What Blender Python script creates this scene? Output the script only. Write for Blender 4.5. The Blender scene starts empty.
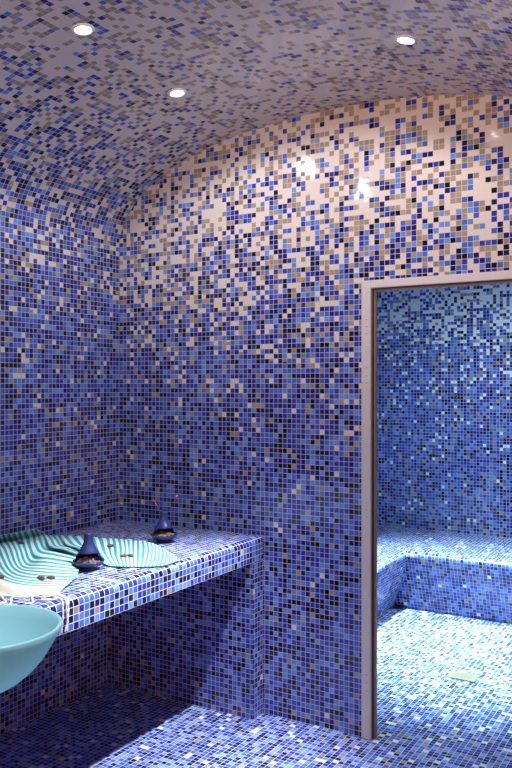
import bpy, bmesh, math, random
from mathutils import Vector, Matrix
from mathutils.bvhtree import BVHTree
R = math.radians
SC = bpy.context.scene
COL = SC.collection
random.seed(7)

# ------------------------------------------------------------------ camera
FPX, YAW, EYE = 790.0, R(30.79), 1.552
cd = bpy.data.cameras.new('camera')
cd.sensor_fit = 'VERTICAL'; cd.sensor_height = 36; cd.sensor_width = 24
cd.lens = FPX / 768 * 36; cd.clip_start = .01
cam = bpy.data.objects.new('camera', cd); COL.objects.link(cam)
cam.location = (0, 0, EYE); cam.rotation_euler = (R(90), 0, YAW)
SC.camera = cam

# measured room (metres)
XL, XR = -2.76, -.24          # vault room left / right wall
YB, YS = 3.222, 3.30          # partition front / back face
ZS = 2.255                    # vault springing
XC, HW, RISE, EXPO = -1.5, 1.26, .53, 2.2
SB, SL, SR_ = 5.83, -2.47, .45   # steam room back / left / right wall
SZ = 2.45
PU, PV = .0240, .0232         # mosaic pitch

def on_plane(px, py, z):
    """photo point -> place at height z (survey of the photograph)"""
    u = px - 256; s, c = math.sin(YAW), math.cos(YAW)
    d = Vector((-s * FPX + c * u, c * FPX + s * u, 384 - py))
    t = (z - EYE) / d.z
    return Vector((d.x * t, d.y * t, z))

# ------------------------------------------------------------------ materials
def new_mat(name):
    m = bpy.data.materials.new(name); m.use_nodes = True
    nt = m.node_tree; nt.nodes.clear()
    out = nt.nodes.new('ShaderNodeOutputMaterial')
    return m, nt, out

def setin(n, **kw):
    for k, v in kw.items():
        k = k.replace('_', ' ')
        if k in n.inputs: n.inputs[k].default_value = v

def principled(name, col, rough=.5, metal=0, noise=0, scale=40, bump=0, **kw):
    m, nt, out = new_mat(name)
    b = nt.nodes.new('ShaderNodeBsdfPrincipled')
    setin(b, Base_Color=(*col, 1), Roughness=rough, Metallic=metal, **kw)
    if noise or bump:
        tc = nt.nodes.new('ShaderNodeTexCoord'); nz = nt.nodes.new('ShaderNodeTexNoise')
        setin(nz, Scale=scale, Detail=4.0)
        nt.links.new(tc.outputs['Object'], nz.inputs['Vector'])
        if noise:
            mx = nt.nodes.new('ShaderNodeMix'); mx.data_type = 'RGBA'
            mx.inputs[6].default_value = (*[c * (1 - noise) for c in col], 1)
            mx.inputs[7].default_value = (*[min(1, c * (1 + noise)) for c in col], 1)
            nt.links.new(nz.outputs['Fac'], mx.inputs[0]); nt.links.new(mx.outputs[2], b.inputs['Base Color'])
        if bump:
            bp = nt.nodes.new('ShaderNodeBump'); setin(bp, Strength=bump, Distance=.002)
            nt.links.new(nz.outputs['Fac'], bp.inputs['Height']); nt.links.new(bp.outputs[0], b.inputs['Normal'])
    nt.links.new(b.outputs[0], out.inputs[0])
    return m

def mosaic(name, seed, grout=(.62, .56, .56), gw=.085, pale=(.72, .62, .56), brown=(.34, .265, .20),
           ramp=None, rough=.09, wobble=.022, pu=PU, pv=PV, spec=.5):
    """glazed mosaic: one random glaze per tile; share of pale / brown tiles comes from the UV layer 'mix'"""
    m, nt, out = new_mat(name); N = nt.nodes.new; L = nt.links.new
    def math_(op, a, b=None):
        n = N('ShaderNodeMath'); n.operation = op
        for i, v in enumerate((a, b)):
            if v is None: continue
            if isinstance(v, (int, float)): n.inputs[i].default_value = v
            else: L(v, n.inputs[i])
        return n.outputs[0]
    def vmath(op, a, b=None):
        n = N('ShaderNodeVectorMath'); n.operation = op
        for i, v in enumerate((a, b)):
            if v is None: continue
            if isinstance(v, (tuple, list)): n.inputs[i].default_value = v
            else: L(v, n.inputs[i])
        return n
    uv = N('ShaderNodeUVMap'); uv.uv_map = 'tile'
    g = vmath('MULTIPLY', uv.outputs[0], (1 / pu, 1 / pv, 0)).outputs[0]
    g = vmath('ADD', g, (1000.0, 1000.0, 0)).outputs[0]
    cell = vmath('FLOOR', g).outputs[0]
    fr = vmath('FRACTION', g).outputs[0]
    sx = N('ShaderNodeSeparateXYZ'); L(fr, sx.inputs[0])
    ax = math_('ABSOLUTE', math_('SUBTRACT', sx.outputs[0], .5)); ay = math_('ABSOLUTE', math_('SUBTRACT', sx.outputs[1], .5))
    isg = math_('GREATER_THAN', math_('MAXIMUM', ax, ay), .5 - gw / 2)
    wn = N('ShaderNodeTexWhiteNoise'); wn.noise_dimensions = '3D'
    L(vmath('ADD', cell, (seed * 17.3, seed * 3.1, seed + .5)).outputs[0], wn.inputs['Vector'])
    wc = N('ShaderNodeSeparateColor'); L(wn.outputs['Color'], wc.inputs[0])
    wn2 = N('ShaderNodeTexWhiteNoise'); wn2.noise_dimensions = '3D'
    L(vmath('ADD', cell, (seed * 5.3 + 91, seed * 7.1 + 13, seed + 40.5)).outputs[0], wn2.inputs['Vector'])
    w2 = N('ShaderNodeSeparateColor'); L(wn2.outputs['Color'], w2.inputs[0])
    mixuv = N('ShaderNodeUVMap'); mixuv.uv_map = 'mix'
    ms = N('ShaderNodeSeparateXYZ'); L(mixuv.outputs[0], ms.inputs[0])
    cr = N('ShaderNodeValToRGB'); cr.color_ramp.interpolation = 'CONSTANT'
    rp = ramp or RAMP
    els = cr.color_ramp.elements
    while len(els) < len(rp): els.new(.5)
    for e, (p, c) in zip(els, rp): e.position = p; e.color = (*c, 1)
    L(wc.outputs[0], cr.inputs[0])
    def mix(f, a, b):
        n = N('ShaderNodeMix'); n.data_type = 'RGBA'
        for i, v in ((0, f), (6, a), (7, b)):
            if isinstance(v, tuple): n.inputs[i].default_value = (*v, 1)
            elif isinstance(v, (int, float)): n.inputs[i].default_value = v
            else: L(v, n.inputs[i])
        return n.outputs[2]
    r2 = wc.outputs[1]
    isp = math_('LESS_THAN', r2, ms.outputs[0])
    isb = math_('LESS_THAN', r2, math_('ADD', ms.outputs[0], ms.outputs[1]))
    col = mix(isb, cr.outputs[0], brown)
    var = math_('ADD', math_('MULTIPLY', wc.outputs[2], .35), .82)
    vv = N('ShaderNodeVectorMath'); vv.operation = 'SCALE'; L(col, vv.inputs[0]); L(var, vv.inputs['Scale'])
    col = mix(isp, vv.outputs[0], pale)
    col = mix(isg, col, grout)
    b = N('ShaderNodeBsdfPrincipled'); L(col, b.inputs['Base Color'])
    setin(b, Specular_IOR_Level=spec)
    L(math_('ADD', math_('MULTIPLY', isg, .55), rough), b.inputs['Roughness'])
    # each tile sits a hair out of plane
    geo = N('ShaderNodeNewGeometry')
    rv = N('ShaderNodeCombineXYZ')
    for i in range(3): L(math_('MULTIPLY', math_('SUBTRACT', w2.outputs[i], .5), wobble), rv.inputs[i])
    nn = vmath('NORMALIZE', vmath('ADD', geo.outputs['Normal'], rv.outputs[0]).outputs[0]).outputs[0]
    L(nn, b.inputs['Normal'])
    L(b.outputs[0], out.inputs[0])
    return m

BLACK, NAVY, ROYAL, MID, LIGHT = (.008, .006, .012), (.013, .012, .115), (.026, .038, .32), (.070, .130, .47), (.14, .25, .60)
RAMP = [(0, BLACK), (.09, NAVY), (.30, ROYAL), (.57, MID), (.85, LIGHT)]
RAMP_LEFT = [(0, BLACK), (.07, NAVY), (.28, ROYAL), (.58, MID), (.84, LIGHT)]
RAMP_FLOOR = [(0, BLACK), (.07, NAVY), (.18, ROYAL), (.42, MID), (.76, (.22, .32, .64))]
RAMP_COUNTER = [(0, BLACK), (.10, NAVY), (.22, ROYAL), (.52, MID), (.80, LIGHT)]
RAMP_STEAM = [(0, BLACK), (.07, NAVY), (.20, ROYAL), (.50, MID), (.82, LIGHT)]
M_BACK = mosaic('mosaic_back', 1)
M_LEFT = mosaic('mosaic_left', 2, ramp=RAMP_LEFT)
M_FLOOR = mosaic('mosaic_floor', 3, ramp=RAMP_FLOOR, rough=.22, pale=(.80, .76, .72), grout=(.66, .66, .70))
M_COUNTER = mosaic('mosaic_counter', 4, ramp=RAMP_COUNTER, rough=.16, grout=(.74, .71, .74), pu=.0258, pv=.0258, gw=.095)
M_PANEL = mosaic('mosaic_panel', 5)
M_STEAM = mosaic('mosaic_steam', 6, ramp=RAMP_STEAM, pale=(.80, .80, .76))
M_BENCH = mosaic('mosaic_bench', 7, ramp=RAMP_STEAM, pale=(.80, .80, .76), rough=.22)
M_PLASTER = principled('plaster', (.72, .62, .55), .8, noise=.06, scale=6, bump=.2)
M_FRAME = principled('painted_frame', (.68, .60, .57), .38, noise=.03, scale=90)
M_JAMB = principled('jamb_wood', (.40, .24, .16), .45, noise=.15, scale=30)
M_DARKGAP = principled('frame_gap', (.09, .05, .035), .7, noise=.1)
M_SCREW = principled('screw_cap', (.22, .15, .13), .5, noise=.1)
M_CHROME = principled('satin_metal', (.8, .8, .8), .25, 1, noise=.03)
M_WHITEMET = principled('white_ring', (.85, .83, .80), .35, noise=.02)
M_CERAMIC = principled('blue_glaze', (.020, .026, .105), .22, noise=.3, scale=60, bump=.15)
M_DARKCER = principled('dark_foot', (.018, .014, .02), .5, noise=.2)
M_POD = principled('dried_pod', (.10, .05, .035), .7, noise=.45, scale=180, bump=.4)
M_STICK = principled('incense_stick', (.10, .05, .04), .8, noise=.3, scale=200)
M_RED = principled('incense_tip_red', (.62, .10, .10), .7, noise=.2, scale=200)
M_ORANGE = principled('incense_tip_orange', (.66, .20, .08), .7, noise=.2, scale=200)
M_FRINGE = principled('cream_cotton', (.80, .70, .58), .9, noise=.15, scale=300, bump=.3)
M_DRAIN = principled('drain_plate', (.25, .22, .16), .4, noise=.05, scale=40)
M_HOLE = principled('drain_hole', (.25, .24, .2), .8, noise=.1)

def petals_mat(name, cols):
    m, nt, out = new_mat(name)
    b = nt.nodes.new('ShaderNodeBsdfPrincipled'); setin(b, Roughness=.8)
    g = nt.nodes.new('ShaderNodeNewGeometry'); cr = nt.nodes.new('ShaderNodeValToRGB')
    cr.color_ramp.interpolation = 'CONSTANT'
    els = cr.color_ramp.elements
    while len(els) < len(cols): els.new(.5)
    for i, (e, c) in enumerate(zip(els, cols)): e.position = i / len(cols); e.color = (*c, 1)
    nt.links.new(g.outputs['Random Per Island'], cr.inputs[0]); nt.links.new(cr.outputs[0], b.inputs['Base Color'])
    nt.links.new(b.outputs[0], out.inputs[0]); return m
M_PETAL_PINK = petals_mat('petals_pink', [(.55, .34, .30), (.36, .18, .15), (.68, .50, .44), (.25, .12, .10), (.52, .32, .28)])
M_PETAL_GOLD = petals_mat('petals_gold', [(.42, .28, .10), (.50, .36, .16), (.24, .13, .06), (.36, .20, .08), (.46, .30, .16)])

def glass_mat():
    m, nt, out = new_mat('frosted_glass'); N = nt.nodes.new
    d = N('ShaderNodeBsdfPrincipled'); setin(d, Base_Color=(.42, .72, .75, 1), Roughness=.32)
    t = N('ShaderNodeBsdfTranslucent'); t.inputs[0].default_value = (.50, .80, .83, 1)
    mx = N('ShaderNodeMixShader'); mx.inputs[0].default_value = .45
    tc = N('ShaderNodeTexCoord'); nz = N('ShaderNodeTexNoise'); setin(nz, Scale=350.0, Detail=2.0)
    bp = N('ShaderNodeBump'); setin(bp, Strength=.05, Distance=.001)
    nt.links.new(tc.outputs['Object'], nz.inputs[0]); nt.links.new(nz.outputs[0], bp.inputs['Height'])
    nt.links.new(bp.outputs[0], d.inputs['Normal'])
    nt.links.new(d.outputs[0], mx.inputs[1]); nt.links.new(t.outputs[0], mx.inputs[2]); nt.links.new(mx.outputs[0], out.inputs[0])
    return m
M_GLASS = glass_mat()

def emit_mat(name, col, st):
    m, nt, out = new_mat(name)
    e = nt.nodes.new('ShaderNodeEmission'); e.inputs[0].default_value = (*col, 1); e.inputs[1].default_value = st
    nt.links.new(e.outputs[0], out.inputs[0]); return m
M_LENS = emit_mat('lit_lens', (.93, .97, 1.0), 40)
M_LENS_STEAM = emit_mat('lit_lens_steam', (.80, .95, 1.0), 14)
M_LENS_WARM = emit_mat('lit_globe_warm', (1.0, .75, .5), 4)

def towel_mat():
    """woven stripes: UV x counts stripe pairs from the hem, cream band at the hem"""
    m, nt, out = new_mat('striped_towel'); N = nt.nodes.new; L = nt.links.new
    uv = N('ShaderNodeUVMap'); uv.uv_map = 'tile'
    s = N('ShaderNodeSeparateXYZ'); L(uv.outputs[0], s.inputs[0])
    def mm(op, a, b):
        n = N('ShaderNodeMath'); n.operation = op
        for i, v in enumerate((a, b)):
            if isinstance(v, (int, float)): n.inputs[i].default_value = v
            else: L(v, n.inputs[i])
        return n.outputs[0]
    st = mm('LESS_THAN', mm('FRACT', s.outputs[0], 0), .52)
    hem = mm('LESS_THAN', s.outputs[0], 1.0)
    def mix(f, a, b):
        n = N('ShaderNodeMix'); n.data_type = 'RGBA'; L(f, n.inputs[0])
        for i, v in ((6, a), (7, b)):
            if isinstance(v, tuple): n.inputs[i].default_value = (*v, 1)
            else: L(v, n.inputs[i])
        return n.outputs[2]
    c = mix(hem, mix(st, (.50, .64, .64), (.04, .25, .29)), (.66, .58, .48))
    b = N('ShaderNodeBsdfPrincipled'); setin(b, Roughness=.9, Specular_IOR_Level=.15)
    L(c, b.inputs['Base Color']); L(b.outputs[0], out.inputs[0]); return m
M_TOWEL = towel_mat()

# ------------------------------------------------------------------ object helpers
def tag(o, label=None, cat=None, group=None, kind=None):
    for k, v in (('label', label), ('category', cat), ('group', group), ('kind', kind)):
        if v: o[k] = v
    return o

def empty(name, loc=(0, 0, 0), rz=0):
    o = bpy.data.objects.new(name, None); COL.objects.link(o)
    o.location = loc; o.rotation_euler = (0, 0, rz); o.empty_display_size = .05
    return o

def link(name, me, mat, parent=None, loc=None):
    if mat: me.materials.append(mat)
    o = bpy.data.objects.new(name, me); COL.objects.link(o)
    if parent: o.parent = parent
    if loc: o.location = loc
    return o

def from_bm(name, bm, mat, parent=None, loc=None, smooth=False):
    bmesh.ops.recalc_face_normals(bm, faces=bm.faces[:])
    me = bpy.data.meshes.new(name); bm.to_mesh(me); bm.free()
    if smooth:
        for p in me.polygons: p.use_smooth = True
    return link(name, me, mat, parent, loc)

class Tiled:
    """quads with the UV layers 'tile' (metres along the surface) and 'mix' (share of pale, brown tiles)"""
    def __init__(self): self.v, self.f, self.uv, self.mx, self.sm = [], [], [], [], []
    def quad(self, pts, uvs, mixes=None):
        i = len(self.v); self.v += [tuple(p) for p in pts]; self.f.append(tuple(range(i, i + len(pts))))
        self.uv += list(uvs); self.mx += list(mixes or [(0.02, .05)] * len(pts))
    def grid(self, fn, us, vs, mixfn=lambda u, v: (.02, .05)):
        """fn(u,v) -> (point, (tile_u, tile_v))"""
        for a, b in zip(us, us[1:]):
            for c, d in zip(vs, vs[1:]):
                q = [(a, c), (b, c), (b, d), (a, d)]
                r = [fn(*k) for k in q]
                self.quad([k[0] for k in r], [k[1] for k in r], [mixfn(*k) for k in q])
    def build(self, name, mat, parent=None, smooth=False, weld=True):
        me = bpy.data.meshes.new(name); me.from_pydata(self.v, [], self.f)
        for ln, data in (('tile', self.uv), ('mix', self.mx)):
            l = me.uv_layers.new(name=ln)
            for i, c in enumerate(data): l.data[i].uv = c
        if weld:
            bm = bmesh.new(); bm.from_mesh(me)
            bmesh.ops.remove_doubles(bm, verts=bm.verts[:], dist=1e-5)
            bm.to_mesh(me); bm.free()
        if smooth:
            for p in me.polygons: p.use_smooth = True
        return link(name, me, mat, parent)

def lin(a, b, n): return [a + (b - a) * i / n for i in range(n + 1)]
def curve(tbl):
    def f(x):
        if x <= tbl[0][0]: return tbl[0][1:]
        for p, q in zip(tbl, tbl[1:]):
            if x <= q[0]:
                t = (x - p[0]) / (q[0] - p[0]); return tuple(a + (b - a) * t for a, b in zip(p[1:], q[1:]))
        return tbl[-1][1:]
    return f

def box(bm, x0, x1, y0, y1, z0, z1, bev=0):
    r = bmesh.ops.create_cube(bm, size=1)
    for v in r['verts']:
        v.co = ((x0 + x1) / 2 + v.co.x * (x1 - x0), (y0 + y1) / 2 + v.co.y * (y1 - y0), (z0 + z1) / 2 + v.co.z * (z1 - z0))
    if bev:
        es = list({e for v in r['verts'] for e in v.link_edges})
        bmesh.ops.bevel(bm, geom=es, offset=bev, segments=2, affect='EDGES', profile=.5)

def lathe(bm, prof, n=32, ctr=(0, 0), close=True):
    rings = []
    for r, z in prof:
        if r < 1e-6: rings.append([bm.verts.new((ctr[0], ctr[1], z))])
        else: rings.append([bm.verts.new((ctr[0] + r * math.cos(2 * math.pi * k / n), ctr[1] + r * math.sin(2 * math.pi * k / n), z)) for k in range(n)])
    for a, b in zip(rings, rings[1:]):
        for k in range(n):
            k2 = (k + 1) % n
            if len(a) == 1 and len(b) == 1: continue
            if len(a) == 1: bm.faces.new((a[0], b[k], b[k2]))
            elif len(b) == 1: bm.faces.new((a[k], a[k2], b[0]))
            else: bm.faces.new((a[k], a[k2], b[k2], b[k]))

def tube(bm, pts, rad, n=8):
    """capped tube along a polyline, rad a number or a list"""
    pts = [Vector(p) for p in pts]; rings = []
    for i, p in enumerate(pts):
        t = (pts[min(i + 1, len(pts) - 1)] - pts[max(i - 1, 0)]).normalized()
        a = t.orthogonal().normalized() if i == 0 else (a - t * a.dot(t)).normalized()
        b = t.cross(a); r = rad[i] if isinstance(rad, (list, tuple)) else rad
        rings.append([bm.verts.new(p + (a * math.cos(2 * math.pi * k / n) + b * math.sin(2 * math.pi * k / n)) * r) for k in range(n)])
    for A, B in zip(rings, rings[1:]):
        for k in range(n): bm.faces.new((A[k], A[(k + 1) % n], B[(k + 1) % n], B[k]))
    bm.faces.new(rings[0][::-1]); bm.faces.new(rings[-1])

# ------------------------------------------------------------------ vault and walls
def vault_z(x):
    k = min(1.0, abs((x - XC) / HW)); return ZS + RISE * (1 - k ** EXPO) ** (1 / EXPO)
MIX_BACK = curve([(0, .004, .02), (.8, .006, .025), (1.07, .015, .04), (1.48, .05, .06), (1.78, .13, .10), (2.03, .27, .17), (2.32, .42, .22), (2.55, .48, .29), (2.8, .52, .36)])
# left wall and vault: by arc length from the floor
MIX_VAULT = curve([(0, .004, .03), (.9, .01, .04), (1.5, .03, .05), (1.9, .07, .06), (2.2, .13, .08), (2.5, .27, .12), (2.9, .47, .20), (3.3, .62, .25), (3.7, .63, .28)])

def solid(t, pts_front, depth): pass

# partition with the doorway: a slab YB..YS
DX0, DX1, DZ = -1.372, -.50, 2.0     # rough opening (outside of the frame)
t = Tiled()
XE, ZT = 1.75, 2.95
zs_ = lin(0, ZT, 24)
def fpart(y):
    return lambda x, z: ((x, y, z), (x, z))
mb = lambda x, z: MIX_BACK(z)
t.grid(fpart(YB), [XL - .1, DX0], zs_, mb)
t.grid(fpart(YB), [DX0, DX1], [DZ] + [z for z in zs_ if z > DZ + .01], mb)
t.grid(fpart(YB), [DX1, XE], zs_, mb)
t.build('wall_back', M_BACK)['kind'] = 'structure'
# the other face of the partition, seen from the steam room
t = Tiled()
t.grid(fpart(YS), [SL - .4, DX0], zs_, mb)
t.grid(fpart(YS), [DX0, DX1], [DZ] + [z for z in zs_ if z > DZ + .01], mb)
t.grid(fpart(YS), [DX1, XE], zs_, mb)
for (a, b) in (((DX0, 0), (DX0, DZ)), ((DX0, DZ), (DX1, DZ)), ((DX1, DZ), (DX1, 0))):
    t.quad([(a[0], YB, a[1]), (a[0], YS, a[1]), (b[0], YS, b[1]), (b[0], YB, b[1])], [(0, 0), (.08, 0), (.08, 1), (0, 1)])
t.build('wall_partition', M_STEAM)['kind'] = 'structure'

Y0 = -1.3
# left wall
t = Tiled()
t.grid(lambda y, z: ((XL, y, z), (y, z)), [Y0, YB], lin(0, ZS, 22), lambda y, z: MIX_VAULT(z))
o = t.build('wall_left', M_LEFT); o['kind'] = 'structure'
# vault: continue the same courses by arc length, both sides meet at the crown
NS = 96
ang = [math.pi - math.pi * i / NS for i in range(NS + 1)]
def vpt(a):
    c, s_ = math.cos(a), math.sin(a)
    p = 2 / EXPO
    return XC + HW * math.copysign(abs(c) ** p, c), ZS + RISE * abs(s_) ** p
VP = [vpt(a) for a in ang]
S = [ZS]
for p, q in zip(VP, VP[1:]): S.append(S[-1] + math.hypot(q[0] - p[0], q[1] - p[1]))
STOT = S[-1]
MID_S = (ZS + STOT) / 2
def vmix(i):
    s_ = S[i]
    if s_ > MID_S: s_ = 2 * MID_S - s_; m = MIX_VAULT(min(3.7, s_ + .08)); return m
    return MIX_VAULT(s_)
t = Tiled()
for i in range(NS):
    (xa, za), (xb, zb) = VP[i], VP[i + 1]
    t.quad([(xa, Y0, za), (xa, YB, za), (xb, YB, zb), (xb, Y0, zb)],
           [(Y0, S[i]), (YB, S[i]), (YB, S[i + 1]), (Y0, S[i + 1])], [vmix(i), vmix(i), vmix(i + 1), vmix(i + 1)])
o = t.build('ceiling_vault', M_LEFT, smooth=True); o['kind'] = 'structure'
# right wall beside the frame, then the open side where the photograph was taken from
t = Tiled(); YO = 2.05
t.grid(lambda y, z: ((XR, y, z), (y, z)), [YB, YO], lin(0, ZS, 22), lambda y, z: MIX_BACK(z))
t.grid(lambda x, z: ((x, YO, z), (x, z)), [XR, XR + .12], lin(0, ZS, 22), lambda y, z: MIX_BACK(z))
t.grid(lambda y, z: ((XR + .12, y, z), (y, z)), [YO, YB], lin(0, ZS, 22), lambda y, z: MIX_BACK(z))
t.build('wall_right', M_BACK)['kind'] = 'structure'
# ante room around the camera
XA = 1.75
def plane(name, pts, mat):
    bm = bmesh.new(); bm.faces.new([bm.verts.new(p) for p in pts])
    me = bpy.data.meshes.new(name); bm.to_mesh(me); bm.free()
    o = link(name, me, mat); o['kind'] = 'structure'; return o
plane('ceiling', [(XR, Y0, ZS), (XR, YB, ZS), (XA, YB, ZS), (XA, Y0, ZS)], M_PLASTER)
plane('wall_entrance', [(XA, Y0, 0), (XA, YB, 0), (XA, YB, ZS), (XA, Y0, ZS)], M_PLASTER)
plane('wall_front', [(XL - .02, Y0, 0), (XA, Y0, 0), (XA, Y0, 2.95), (XL - .02, Y0, 2.95)], M_PLASTER)

# floor: one continuous mosaic through the doorway
t = Tiled()
FMY = curve([(3.0, .035, .03), (3.5, .06, .03), (4.6, .15, .03)])  # share of pale tiles rises into the steam room, imitating its stronger light
FM = lambda u, v: FMY(v)
t.grid(lambda x, y: ((x, y, 0), (x, y)), lin(XL - .1, XA, 4), [Y0, 1, 2, 3.0, 3.25, 3.5, 4, 4.6, 5.2, SB + .05], FM)
o = t.build('floor', M_FLOOR); o['kind'] = 'structure'

# ------------------------------------------------------------------ steam room
MIX_STEAM = curve([(0, .01, .04), (.5, .02, .05), (1.4, .05, .06), (1.75, .12, .07), (1.96, .28, .08), (2.2, .50, .09), (2.45, .62, .1)])
t = Tiled()
t.grid(lambda x, z: ((x, SB, z), (x, z)), [SL, SR_], lin(0, SZ, 24), lambda x, z: MIX_STEAM(z))
t.build('wall_steam_back', M_STEAM)['kind'] = 'structure'
t = Tiled()
t.grid(lambda y, z: ((SL, y, z), (y, z)), [YS, SB], lin(0, SZ, 24), lambda x, z: MIX_STEAM(z))
t.build('wall_steam_left', M_STEAM)['kind'] = 'structure'
t = Tiled()
t.grid(lambda y, z: ((SR_, y, z), (y, z)), [YS, SB], lin(0, SZ, 24), lambda x, z: MIX_STEAM(z))
t.build('wall_steam_right', M_STEAM)['kind'] = 'structure'
t = Tiled()
t.grid(lambda x, y: ((x, y, SZ), (x, y)), lin(SL, SR_, 2), lin(YS, SB, 2), lambda x, y: (.55, .1))
t.build('ceiling_steam', M_STEAM)['kind'] = 'structure'

# L-shaped bench, fronts leaning back to the toe, rounded nosing
bench = empty('steam_bench', (-1.2, 5.5, 0))
tag(bench, 'built-in L-shaped blue mosaic bench along the far steam room walls', 'bench')
TOE_X, TOE_Y, OV = -1.995, 5.235, .15
prof = [(0.0, 0.0), (.145, .375)]                     # (outward, height) from the toe
for k in range(1, 9):
    a = R(-20 + 110 * k / 8); prof.append((.150 - .032 + .032 * math.cos(a), .396 + .032 * math.sin(a)))
prof.append((.05, .432)); prof.append((-.62, .440))
arc = [0]
for p, q in zip(prof, prof[1:]): arc.append(arc[-1] + math.dist(p, q))
t = Tiled()
for i in range(len(prof) - 1):
    (o0, h0), (o1, h1) = prof[i], prof[i + 1]
    # back run: faces -Y, starts at the mitre with the left run
    def back(o, h): return (max(TOE_X + o, SL), min(TOE_Y - o, SB), h)
    def backr(o, h): return (SR_, min(TOE_Y - o, SB), h)
    t.quad([back(o0, h0), backr(o0, h0), backr(o1, h1), back(o1, h1)],
           [(back(o0, h0)[0], arc[i]), (SR_, arc[i]), (SR_, arc[i + 1]), (back(o1, h1)[0], arc[i + 1])], [(.01, .04)] * 4)
    # left run: faces +X
    def le(o, h): return (max(TOE_X + o, SL), YS, h)
    t.quad([le(o0, h0), back(o0, h0), back(o1, h1), le(o1, h1)],
           [(YS, arc[i]), (back(o0, h0)[1], arc[i]), (back(o1, h1)[1], arc[i + 1]), (YS, arc[i + 1])], [(.01, .04)] * 4)
o = t.build('bench_body', M_BENCH, bench, smooth=False)
o.matrix_parent_inverse = Matrix.Translation(-Vector(bench.location))

# floor drain
dp = on_plane(463, 677, 0)
dr = empty('floor_drain', (dp.x, dp.y, 0)); tag(dr, 'small pale slotted drain plate set in the steam room floor', 'drain')
bm = bmesh.new(); W_, D_ = .075, .052
box(bm, -W_, W_, -D_, -D_ + .014, .0, .006); box(bm, -W_, W_, D_ - .014, D_, .0, .006)
box(bm, -W_, -W_ + .014, -D_ + .014, D_ - .014, .0, .006); box(bm, W_ - .014, W_, -D_ + .014, D_ - .014, .0, .006)
from_bm('plate_rim', bm, M_DRAIN, dr)
bm = bmesh.new()
for k in range(9):
    x = -W_ + .014 + (k + .5) * (2 * W_ - .028) / 9
    box(bm, x - .008, x + .008, -D_ + .014, D_ - .014, .0005, .0055)
from_bm('grate', bm, M_DRAIN, dr)
bm = bmesh.new(); box(bm, -W_ + .005, W_ - .005, -D_ + .005, D_ - .005, .0002, .0012)
from_bm('sump', bm, M_HOLE, dr)

# ------------------------------------------------------------------ door frame
dfr = empty('door_1', (DX0, YB, 0)); dfr['kind'] = 'structure'
FW = .040; F0, F1 = YB - .012, YB + .036
def fbox(name, mat, *a, bev=.002):
    bm = bmesh.new(); box(bm, *a, bev=bev)
    o = from_bm(name, bm, mat, dfr); o.matrix_parent_inverse = Matrix.Translation(-Vector(dfr.location)); return o
FH = 2.004
fbox('side_jamb', M_FRAME, DX0 - .004, DX0 + FW, F0, YB + .004, 0.001, FH)
fbox('side_jamb', M_FRAME, DX1 - FW, DX1 + .004, F0, YB + .004, 0.001, FH)
fbox('head_jamb', M_FRAME, DX0 + FW, DX1 - FW, F0, YB + .004, FH - .034, FH)
# dark strips along the recessed gap line, and inner timber rebate
IN = FW + .006
fbox('gap_strip', M_DARKGAP, DX0 + FW, DX0 + IN, YB + .002, YB + .014, 0.001, FH - .034, bev=0)
fbox('gap_strip', M_DARKGAP, DX1 - IN, DX1 - FW, YB + .002, YB + .014, 0.001, FH - .034, bev=0)
fbox('gap_strip', M_DARKGAP, DX0 + IN, DX1 - IN, YB + .002, YB + .014, FH - .040, FH - .034, bev=0)
fbox('inner_lining', M_JAMB, DX0 + FW, DX0 + IN + .006, YB + .014, F1, 0.001, FH - .034)
fbox('inner_lining', M_JAMB, DX1 - IN - .006, DX1 - FW, YB + .014, F1, 0.001, FH - .034)
fbox('inner_lining', M_JAMB, DX0 + IN + .006, DX1 - IN - .006, YB + .014, F1, FH - .046, FH - .034)
sx_ = DX0 + .021
for py in (320, 327, 334, 368, 376, 383, 502, 509, 516, 673, 681, 689):
    z = EYE + (384 - py) * 2.0 / 455
    bm = bmesh.new(); bmesh.ops.create_uvsphere(bm, u_segments=10, v_segments=6, radius=.0028)
    for v in bm.verts: v.co.y *= .4
    o = from_bm('screw', bm, M_SCREW, dfr, smooth=True); o.location = (sx_ - DX0, F0 - YB, z)

# ------------------------------------------------------------------ counter
CX, CT, CB, CY0 = -1.88, .836, .727, .95
ctr = empty('tiled_counter', (CX, YB, 0)); tag(ctr, 'blue mosaic counter with rounded edge built along the left wall', 'counter')
pr = [(XL, CT)]
rr = .026
pr.append((CX - rr, CT))
for k in range(1, 7):
    a = R(90 - 15 * k); pr.append((CX - rr + rr * math.cos(a), CT - rr + rr * math.sin(a)))
pr += [(CX, CB), (XL, CB)]
ar = [-.0]
for p, q in zip(pr, pr[1:]): ar.append(ar[-1] + math.dist(p, q))
OFFV = -ar[-2] % .0258            # a full course ends at the lower edge
t = Tiled()
ys = [CY0, YB]
for i in range(len(pr) - 1):
    (x0, z0), (x1, z1) = pr[i], pr[i + 1]
    t.quad([(x0, CY0, z0), (x1, CY0, z1), (x1, YB, z1), (x0, YB, z0)],
           [(CY0, ar[i] + OFFV), (CY0, ar[i + 1] + OFFV), (YB, ar[i + 1] + OFFV), (YB, ar[i] + OFFV)],
           [(.008, .02)] * 4)
i0 = len(t.v)
t.quad([(p[0], CY0, p[1]) for p in pr], [(p[0], p[1]) for p in pr])
o = t.build('countertop', M_COUNTER, ctr); o.matrix_parent_inverse = Matrix.Translation(-Vector(ctr.location))
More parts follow.
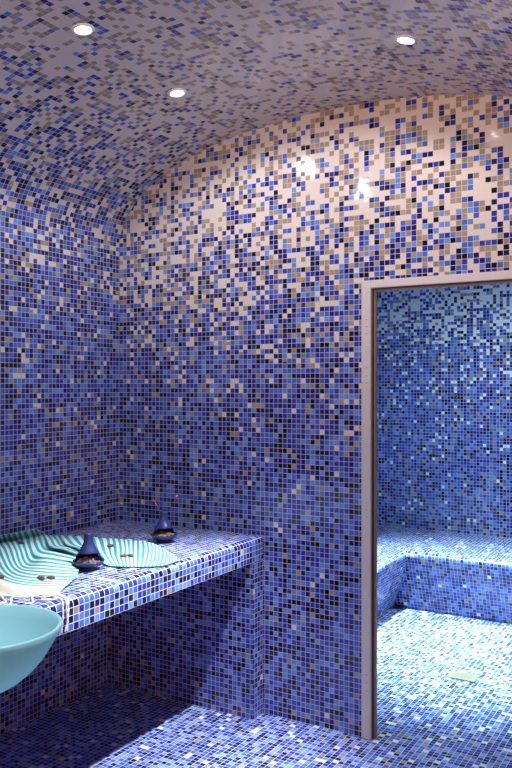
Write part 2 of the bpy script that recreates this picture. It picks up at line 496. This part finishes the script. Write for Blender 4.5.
def support(y0, y1):
    t = Tiled(); zz = lin(0, CB, 8)
    mf = lambda u, z: MIX_BACK(z)
    t.grid(lambda x, z: ((x, y0, z), (x, z)), [XL, CX], zz, mf)
    t.grid(lambda y, z: ((CX, y, z), (y, z)), [y0, y1], zz, mf)
    t.grid(lambda x, z: ((x, y1, z), (x, z)), [CX, XL], zz, mf)
    o = t.build('support_panel', M_PANEL, ctr); o.matrix_parent_inverse = Matrix.Translation(-Vector(ctr.location))
support(3.128, YB); support(CY0, CY0 + .1)

# ------------------------------------------------------------------ basin on its column
bx, by, bz, br = -1.648, 1.389, .926, .20
basin = empty('glass_basin', (bx, by, 0)); tag(basin, 'frosted aqua glass basin standing in front of the tiled counter', 'basin')
bp_ = [(0, .2), (.03, .187), (.06, .170), (.09, .150), (.115, .127), (.14, .097), (.158, .066), (.168, .042), (.172, .034)]
outp = [(r, bz - d) for d, r in bp_]
inp = [(max(r - .010, .002), bz - d * .955 - .0) for d, r in bp_]
bm = bmesh.new()
lathe(bm, [(.0, outp[-1][1])] + outp[::-1] + [(.197, bz + .003), (.193, bz + .003)] + inp + [(0, inp[-1][1])], 96)
from_bm('bowl', bm, M_GLASS, basin, smooth=True)
bm = bmesh.new()
lathe(bm, [(0, 0), (.10, 0), (.10, .008), (.03, .014), (.028, .03), (.028, bz - .19), (.036, bz - .183), (.036, bz - .1725), (0, bz - .1725)], 48)
from_bm('column', bm, M_CHROME, basin, smooth=False)
bm = bmesh.new(); lathe(bm, [(.0, 0), (.022, 0), (.022, .003), (0, .004)], 32)
o = from_bm('waste_cap', bm, M_CHROME, basin); o.location = (0, 0, inp[-1][1] + .0002)

# ------------------------------------------------------------------ ceiling downlights
def vnormal(x):
    e = 1e-3; d = (vault_z(x + e) - vault_z(x - e)) / (2 * e)
    return Vector((d, 0, -1)).normalized()      # into the room
def downlight(x, y, label, lens, zc=None, nrm=None, power=60, col=(.84, .93, 1), spread=46, spill=18.5, tilt=0, rad=.022, fixture=True):
    n = nrm or vnormal(x); z = zc if zc is not None else vault_z(x)
    e = None
    if fixture:
      e = empty('downlight', (x, y, z)); tag(e, label, 'ceiling light', 'recessed ceiling downlights')
      e.rotation_mode = 'QUATERNION'; e.rotation_quaternion = Vector((0, 0, -1)).rotation_difference(n)
      bm = bmesh.new(); lathe(bm, [(.027, -.001), (.029, -.006), (.036, -.006), (.040, -.001), (.040, .004), (.027, .004), (.027, -.001)], 40)
      from_bm('trim_ring', bm, M_WHITEMET, e, smooth=True)
      bm = bmesh.new(); lathe(bm, [(0, -.0065), (.010, -.006), (.020, -.0045), (.0268, -.001)], 32)
      from_bm('lens', bm, lens, e, smooth=True)
    l = bpy.data.lights.new('downlight_beam', 'SPOT'); l.energy = power; l.color = col
    l.spot_size = R(spread); l.spot_blend = 1.0; l.shadow_soft_size = rad
    lo = bpy.data.objects.new('downlight_beam', l); COL.objects.link(lo)
    lo.location = Vector((x, y, z)) + n * .035; lo.rotation_mode = 'QUATERNION'
    lo.rotation_quaternion = Vector((0, 0, -1)).rotation_difference(Vector((n.x - tilt, n.y - tilt * .35, n.z)).normalized())
    sp = bpy.data.lights.new('downlight_spill', 'SPOT'); sp.energy = spill; sp.color = (.93, .93, .97)
    sp.spot_size = R(168); sp.spot_blend = .3; sp.shadow_soft_size = rad
    so = bpy.data.objects.new('downlight_spill', sp); COL.objects.link(so); so.location = lo.location
    so.rotation_mode = 'QUATERNION'; so.rotation_quaternion = lo.rotation_quaternion
    return e
PW = 900
def at_vault(px, py):
    u = px - 256; s, c = math.sin(YAW), math.cos(YAW)
    d = Vector((-s * FPX + c * u, c * FPX + s * u, 384 - py)); t = .001
    while EYE + d.z * t < vault_z(d.x * t): t += 1e-5
    return d.x * t, d.y * t
for (px, py), lab in (((83, 28), 'lit downlight nearest the camera, at upper left of the vaulted ceiling'),
                      ((177, 92), 'lit downlight on the left of the vault, second from the camera'),
                      ((406, 39), 'lit downlight on the right side of the vaulted ceiling')):
    x, y = at_vault(px, py); downlight(x, y, lab, M_LENS, power=PW if x > XC else PW * .18, tilt=.22 if x > XC else -.05)
for x, y in ((-.98, 1.55), (-1.0, .5)):
    downlight(x, y, None, M_LENS, power=PW * .3 if x > XC else PW * .18, fixture=False, tilt=.2 if x > XC else -.05)
# steam room
for x, y, pw, sp in ((-1.55, 4.35, 1500, 64), (-.75, 4.75, 450, 76), (-1.2, 4.7, 120, 170)):
    downlight(x, y, None, M_LENS, SZ, Vector((0, .1, -1)).normalized(), power=pw, col=(.68, 1, .95), spread=sp, rad=.06, fixture=False, spill=1)
# unseen warm light added behind the camera to brighten the upper back wall
l = bpy.data.lights.new('warm_fill', 'AREA'); l.energy = 21; l.spread = R(70); l.color = (1, .60, .36); l.shape = 'DISK'; l.size = .8
lo = bpy.data.objects.new('warm_fill', l); COL.objects.link(lo); lo.location = (-.6, -1.1, 2.1)
lo.rotation_euler = (Vector((-.85, 3.2, 3.6)) - lo.location).to_track_quat('-Z', 'Y').to_euler()

l = bpy.data.lights.new('low_lamp', 'AREA'); l.energy = 2.6; l.spread = R(45); l.color = (1, .42, .18); l.shape = 'DISK'; l.size = 1.0
lo = bpy.data.objects.new('low_lamp', l); COL.objects.link(lo); lo.location = (1.2, -.5, .75)
lo.rotation_euler = (Vector((-2.3, 2.7, .1)) - lo.location).to_track_quat('-Z', 'Y').to_euler()

# ------------------------------------------------------------------ striped towel
# sections across the towel: stripe count, then left / middle / right as (photo x, photo y, height above the counter)
SEC = [
 (0.0, (-40, 560, .020), (-36, 574, .020), (-20, 588, .006), (16, 595, .005), (58, 595, .005)),
 (0.5, (-36, 556, .020), (-30, 566, .055), (-14, 579, .030), (18, 589, .020), (62, 590, .009)),
 (1.0, (-28, 552, .020), (-22, 560, .060), (-8, 575, .035), (20, 585, .026), (65, 587, .010)),
 (2.5, (-14, 548, .020), (-10, 554, .065), (2, 574, .035), (26, 582, .030), (69, 584, .011)),
 (4.0, (-6, 545, .020), (-2, 551, .070), (9, 572, .035), (31, 579, .033), (72, 581, .010)),
 (5.5, (2, 543, .020), (6, 549.5, .070), (15, 569, .035), (36, 575, .038), (77, 577, .010)),
 (7.0, (10, 542, .020), (14, 549, .070), (21, 567, .032), (41, 570, .045), (78, 573, .010)),
 (8.5, (18, 541, .020), (21, 548.5, .066), (27, 563, .024), (45, 565, .052), (78.5, 569, .010)),
 (10., (26, 540, .020), (28, 547, .060), (33, 558, .030), (49, 560, .055), (77, 565, .012)),
 (11., (33, 538, .020), (34, 545, .050), (39, 553, .045), (54, 556, .040), (80, 561, .010)),
 (12.5, (40, 537, .020), (42, 543, .030), (46, 550, .022), (60, 552, .022), (85, 559.5, .008)),
 (14., (47, 536, .020), (50, 541, .040), (54, 547, .045), (66, 549, .045), (90, 559, .007)),
 (15.5, (55, 536, .015), (58, 540, .022), (62, 546, .020), (73, 549, .020), (95, 560, .006)),
 (17., (64, 536, .015), (67, 540, .035), (71, 545, .040), (80, 549, .040), (100, 562, .006)),
 (18.5, (76, 537, .012), (79, 541, .020), (82, 545, .018), (88, 550, .016), (104, 564, .005)),
 (20., (90, 538, .012), (92, 541, .020), (94, 546, .026), (98, 552, .026), (109, 566, .005)),
 (22., (106, 539, .010), (107, 542, .016), (108, 548, .010), (110, 556, .008), (116, 566.5, .005)),
 (24.5, (120, 540, .009), (121, 543, .014), (122, 549, .018), (122, 557, .014), (124, 567, .005)),
 (27., (132, 541, .008), (132, 544, .012), (132, 550, .008), (132, 558, .008), (133, 567, .005)),
 (30., (146, 542.5, .008), (147, 546, .010), (147, 552, .014), (146, 559, .010), (144, 567, .005)),
 (33., (157, 546, .007), (158, 549, .008), (158, 555, .008), (157, 561, .008), (155, 566.5, .005)),
 (36., (168, 552, .006), (169, 555, .006), (169, 559, .007), (168, 563, .006), (167, 566, .004)),
 (39., (177, 558, .005), (177, 560, .005), (177, 562, .005), (177, 563.5, .005), (176, 565.5, .004)),
 (40.5, (181, 562, .004), (181, 562.6, .004), (181, 563.4, .004), (181, 564.2, .004), (180.5, 565, .004)),
]
SEC = [(q[0], ((q[1][0] - 3, q[1][1] - 8, q[1][2] + .045) if 2 < q[0] < 13 else (q[1][0], q[1][1] - .6, q[1][2])), *q[1:]) for q in SEC]
def cr_(p0, p1, p2, p3, t):
    return .5 * ((2 * p1) + (p2 - p0) * t + (2 * p0 - 5 * p1 + 4 * p2 - p3) * t * t + (3 * p1 - p0 - 3 * p2 + p3) * t ** 3)
XWL = XL + .012
pts3 = []
for s_, *pp in SEC:
    row = []
    for px, py, h in pp:
        v = on_plane(px, py, CT + h); v.x = max(v.x, XWL); row.append(v)
    pts3.append((s_, row))
NT, NW = 8, 40
rows = []
def rip(s_, w): return math.sin(s_ * 1.05 + w * 2.2) * .5 + math.sin(s_ * .62 - w * 3.7 + 1.3) * .5
for i in range(len(pts3) - 1):
    a, b, c, d = [pts3[max(0, min(len(pts3) - 1, i + k))] for k in (-1, 0, 1, 2)]
    for k in range(NT + (1 if i == len(pts3) - 2 else 0)):
        q = k / NT
        s_ = b[0] + (c[0] - b[0]) * q
        P = [cr_(a[1][j], b[1][j], c[1][j], d[1][j], q) for j in range(6)]
        row = []
        for w in range(NW + 1):
            u = w / NW
            # spline through the section points
            j = min(4, int(u * 5)); g = u * 5 - j
            p = cr_(P[max(0, j - 1)], P[j], P[j + 1], P[min(5, j + 2)], g)
            amp = .006 if 10 < s_ < 21 else .0025
            env = math.sin(math.pi * u) ** .6
            p.z += amp * rip(s_, u) * env
            p.z = max(p.z, CT + .004); p.x = max(p.x, XWL)
            if s_ > 30: p.x = min(p.x, CX - .016)
            row.append((p, s_, u))
        rows.append(row)
me = bpy.data.meshes.new('striped_towel')
vs = [tuple(p) for r in rows for p, _, _ in r]; W1 = NW + 1
fs = [(i * W1 + j, i * W1 + j + 1, (i + 1) * W1 + j + 1, (i + 1) * W1 + j) for i in range(len(rows) - 1) for j in range(NW)]
me.from_pydata(vs, [], fs)
l = me.uv_layers.new(name='tile')
for p in me.polygons:
    p.use_smooth = True
    for li, vi in zip(p.loop_indices, p.vertices): l.data[li].uv = (rows[vi // W1][vi % W1][1], rows[vi // W1][vi % W1][2])
bvh = BVHTree.FromPolygons(vs, fs)
towel = link('striped_towel', me, M_TOWEL)
sol = towel.modifiers.new('thick', 'SOLIDIFY'); sol.thickness = .0022; sol.offset = 1
tag(towel, 'crumpled turquoise and white striped towel with cream fringe on the counter', 'towel')
# knotted fringe strands along the hem
hem = [rows[0][k][0] for k in range(0, NW + 1)]
def strand(pts, r=.0022):
    bm = bmesh.new()
    # smooth the polyline
    P = [Vector(p) for p in pts]; out = []
    for i in range(len(P) - 1):
        a, b, c, d = [P[max(0, min(len(P) - 1, i + k))] for k in (-1, 0, 1, 2)]
        for k in range(6): out.append(cr_(a, b, c, d, k / 6))
    out.append(P[-1])
    rad = [r * (.8 + .3 * math.sin(k * 1.9)) for k in range(len(out))]
    tube(bm, out, rad, 7); from_bm('fringe', bm, M_FRINGE, towel, smooth=True)
FX = CX + .008
for k, (dx, dy, drop) in enumerate([(.03, -.12, 0), (.05, -.10, 0), (.02, -.14, 0), (.08, -.08, 0), (.05, -.11, 0), (.10, -.07, 0), (.07, -.09, 0), (.06, -.06, 0), (.1, -.03, 0)]):
    p = hem[min(NW, 14 + k * 3)]
    q1 = Vector((p.x + dx * .4, p.y + dy * .5, CT + .008)); q2 = Vector((min(p.x + dx, CX - .03), p.y + dy, CT + .004))
    q3 = Vector((min(q2.x + random.uniform(-.03, .02), CX - .03), q2.y - .03, CT + .0068))
    strand([p, q1, q2, q3], .0045)
for (px, py), ends in (((50, 593), [(57, 604, .0), (62, 617, -1), (61, 626, -2)]), ((55, 593), [(60, 600, 0), (64, 611, -1), (69, 622, -2)]),
                       ((46, 594), [(51, 603, 0), (54, 612, -1), (55, 622, -2)])):
    p = on_plane(px, py, CT + .006)
    y = p.y - .015
    strand([p, (CX - .03, y, CT + .007), (CX - .002, y - .005, CT + .001), (FX, y - .012, CT - .035), (FX + .001, y - .008 + random.uniform(-.01, .01), CT - .07), (FX, y - .02, CT - .10)], .0036)

# loose knotted strands lying along the hem
for k0, k1, off in ((14, 24, .020), (18, 30, .034), (24, 34, .018), (28, 39, .030)):
    strand([hem[k0]] + [Vector((hem[k].x + .006 * math.sin(k), hem[k].y - off - .007 * math.sin(k * 1.7), CT + .0075)) for k in range(k0 + 2, k1, 2)] + [hem[k1]], .0042)

# ------------------------------------------------------------------ dried pods lying on the towel
def pod_mesh():
    bm = bmesh.new(); bmesh.ops.create_icosphere(bm, subdivisions=2, radius=1)
    for v in bm.verts:
        n = 1 + .16 * math.sin(v.co.x * 7 + v.co.y * 5) + .1 * math.sin(v.co.z * 9)
        v.co = Vector((v.co.x * .016 * (1 - .25 * abs(v.co.x) * v.co.x), v.co.y * .0085 * n, v.co.z * .0075 * n))
    me = bpy.data.meshes.new('dried_pod'); bm.to_mesh(me); bm.free()
    for p in me.polygons: p.use_smooth = True
    me.materials.append(M_POD); return me
PM = pod_mesh()
def eye_ray(px, py):
    u = px - 256; s, c = math.sin(YAW), math.cos(YAW)
    return Vector((-s * FPX + c * u, c * FPX + s * u, 384 - py)).normalized()
for px, py, rz, lab in ((41.5, 580, 20, 'dried brown pod on the front of the towel, left one of the pair'),
                        (51.5, 579.5, 45, 'dried brown pod on the front of the towel, right one of the pair'),
                        (1, 579, 80, 'dried brown pod on the towel at the left edge of the photo'),
                        (21.5, 544.5, 10, 'dried brown pod in the towel folds near the left wall'),
                        (124.5, 557.5, 60, 'dried brown pod on the flat towel end, left one of the pair'),
                        (130.5, 557.5, 5, 'dried brown pod on the flat towel end, right one of the pair'),
                        (111, 547.5, 30, 'dried brown pod on the towel just right of the front incense holder')):
    hit = bvh.ray_cast(Vector((0, 0, EYE)), eye_ray(px, py))
    loc = hit[0] if hit[0] else on_plane(px, py, CT)
    o = bpy.data.objects.new('dried_pod', PM); COL.objects.link(o)
    o.location = loc + Vector((0, 0, .0075)); o.rotation_euler = (R(random.uniform(-8, 8)), 0, R(rz))
    tag(o, lab, 'dried pod', 'dried pods scattered on the towel')

# ------------------------------------------------------------------ tagine-shaped incense holders
def holder(px, py, face, label, scale=1.0):
    p = on_plane(px, py, CT)
    e = empty('incense_holder', (p.x, p.y, CT + .0005), face); tag(e, label, 'incense holder', 'blue ceramic incense holders on the counter')
    e.scale = (scale,) * 3
    bm = bmesh.new(); lathe(bm, [(0, 0), (.034, 0), (.036, .004), (.032, .012), (0, .012)], 40); from_bm('foot', bm, M_DARKCER, e, smooth=True)
    bm = bmesh.new()
    lathe(bm, [(0, .012), (.034, .012), (.048, .017), (.058, .026), (.061, .034), (.059, .037), (.056, .034), (.046, .024), (.030, .020), (0, .019)], 56)
    from_bm('dish', bm, M_CERAMIC, e, smooth=True)
    # hood with an arched mouth on the local -Y side
    pr = [(.056, .034), (.051, .043), (.046, .054), (.040, .066), (.033, .078), (.026, .090), (.0205, .101), (.0175, .112), (.0165, .122), (.0170, .131), (.0165, .137), (.0125, .1415), (.008, .142)]
    n = 72; bm = bmesh.new(); rings = []
    for r, z in pr: rings.append([bm.verts.new((r * math.sin(2 * math.pi * k / n), -r * math.cos(2 * math.pi * k / n), z)) for k in range(n)])
    for i in range(len(pr) - 1):
        for k in range(n):
            zc = (pr[i][1] + pr[i + 1][1]) / 2; a = abs(((k + .5) / n * 360 + 180) % 360 - 180)
            if zc < .072:
                open_ = 98 * math.sqrt(max(0, 1 - ((zc - .030) / .043) ** 2))
                if a < open_: continue
            bm.faces.new((rings[i][k], rings[i][(k + 1) % n], rings[i + 1][(k + 1) % n], rings[i + 1][k]))
    loose = [v for v in bm.verts if not v.link_faces]
    bmesh.ops.delete(bm, geom=loose, context='VERTS')
    h = from_bm('hood', bm, M_CERAMIC, e, smooth=True)
    so = h.modifiers.new('thick', 'SOLIDIFY'); so.thickness = .0035; so.offset = -1
    ss = h.modifiers.new('soft', 'SUBSURF'); ss.levels = 1; ss.render_levels = 1
    return e, p
def petals(p, face, mat, label, scale=1.0):
    bm = bmesh.new()
    for k in range(70):
        a = random.uniform(0, 2 * math.pi); r = .043 * math.sqrt(random.random())
        m = Matrix.Translation((r * math.cos(a), r * math.sin(a), .029 + random.uniform(0, .020) * (1 - (r / .05) ** 2))) @ Matrix.Rotation(random.uniform(0, 6), 4, 'Z') @ Matrix.Rotation(random.uniform(-.8, .8), 4, 'X') @ Matrix.Diagonal((.0085, .0055, .0022, 1))
        bmesh.ops.create_icosphere(bm, subdivisions=1, radius=1, matrix=m)
    o = from_bm('dried_petals', bm, mat); o.location = (p.x, p.y, CT + .0005); o.scale = (scale,) * 3
    tag(o, label, 'dried petals', kind='stuff')
FACE = YAW
e1, p1 = holder(88.5, 569.5, FACE + R(4), 'blue ceramic incense holder on the towel side, open front holding pinkish petals')
petals(p1, FACE, M_PETAL_PINK, 'pinkish brown dried petals inside the nearer incense holder')
e2, p2 = holder(164, 542, FACE + R(30), 'blue ceramic incense holder at the back of the counter with sticks')
petals(p2, FACE, M_PETAL_GOLD, 'golden brown dried petals inside the farther incense holder')
# incense sticks standing in the neck of the rear holder
def stick(p, dx, h, tipm, label):
    b = empty('incense_stick', (p.x, p.y, CT + .10)); tag(b, label, 'incense stick')
    side = Vector((math.cos(YAW), math.sin(YAW), 0))
    top = side * dx + Vector((0, 0, h))
    bm = bmesh.new(); tube(bm, [(0, 0, 0), top * .35, top * .86], .0011, 6); from_bm('stem', bm, M_STICK, b)
    bm = bmesh.new(); tube(bm, [top * .86, top * .93 + Vector((.0015, 0, 0)), top], [.0022, .0034, .0016], 8); from_bm('tip', bm, tipm, b, smooth=True)
stick(p2, -.050, .095, M_RED, 'thin incense stick leaning left with a red tip')
stick(p2, -.040, .078, M_RED, 'shorter incense stick leaning left with a red tip')
stick(p2, .060, .115, M_ORANGE, 'thin incense stick leaning right with an orange tip')

# ------------------------------------------------------------------ world and view
w = bpy.data.worlds.new('world'); SC.world = w; w.use_nodes = True
w.node_tree.nodes['Background'].inputs[0].default_value = (.02, .02, .025, 1)
w.node_tree.nodes['Background'].inputs[1].default_value = .2
vs_ = SC.view_settings
vs_.view_transform = 'Standard'; vs_.look = 'None'; vs_.gamma = 1; vs_.use_curve_mapping = False; vs_.exposure = -.55
SC.cycles.use_denoising = True
SC.cycles.max_bounces = 8; SC.cycles.diffuse_bounces = 6; SC.cycles.sample_clamp_indirect = 6
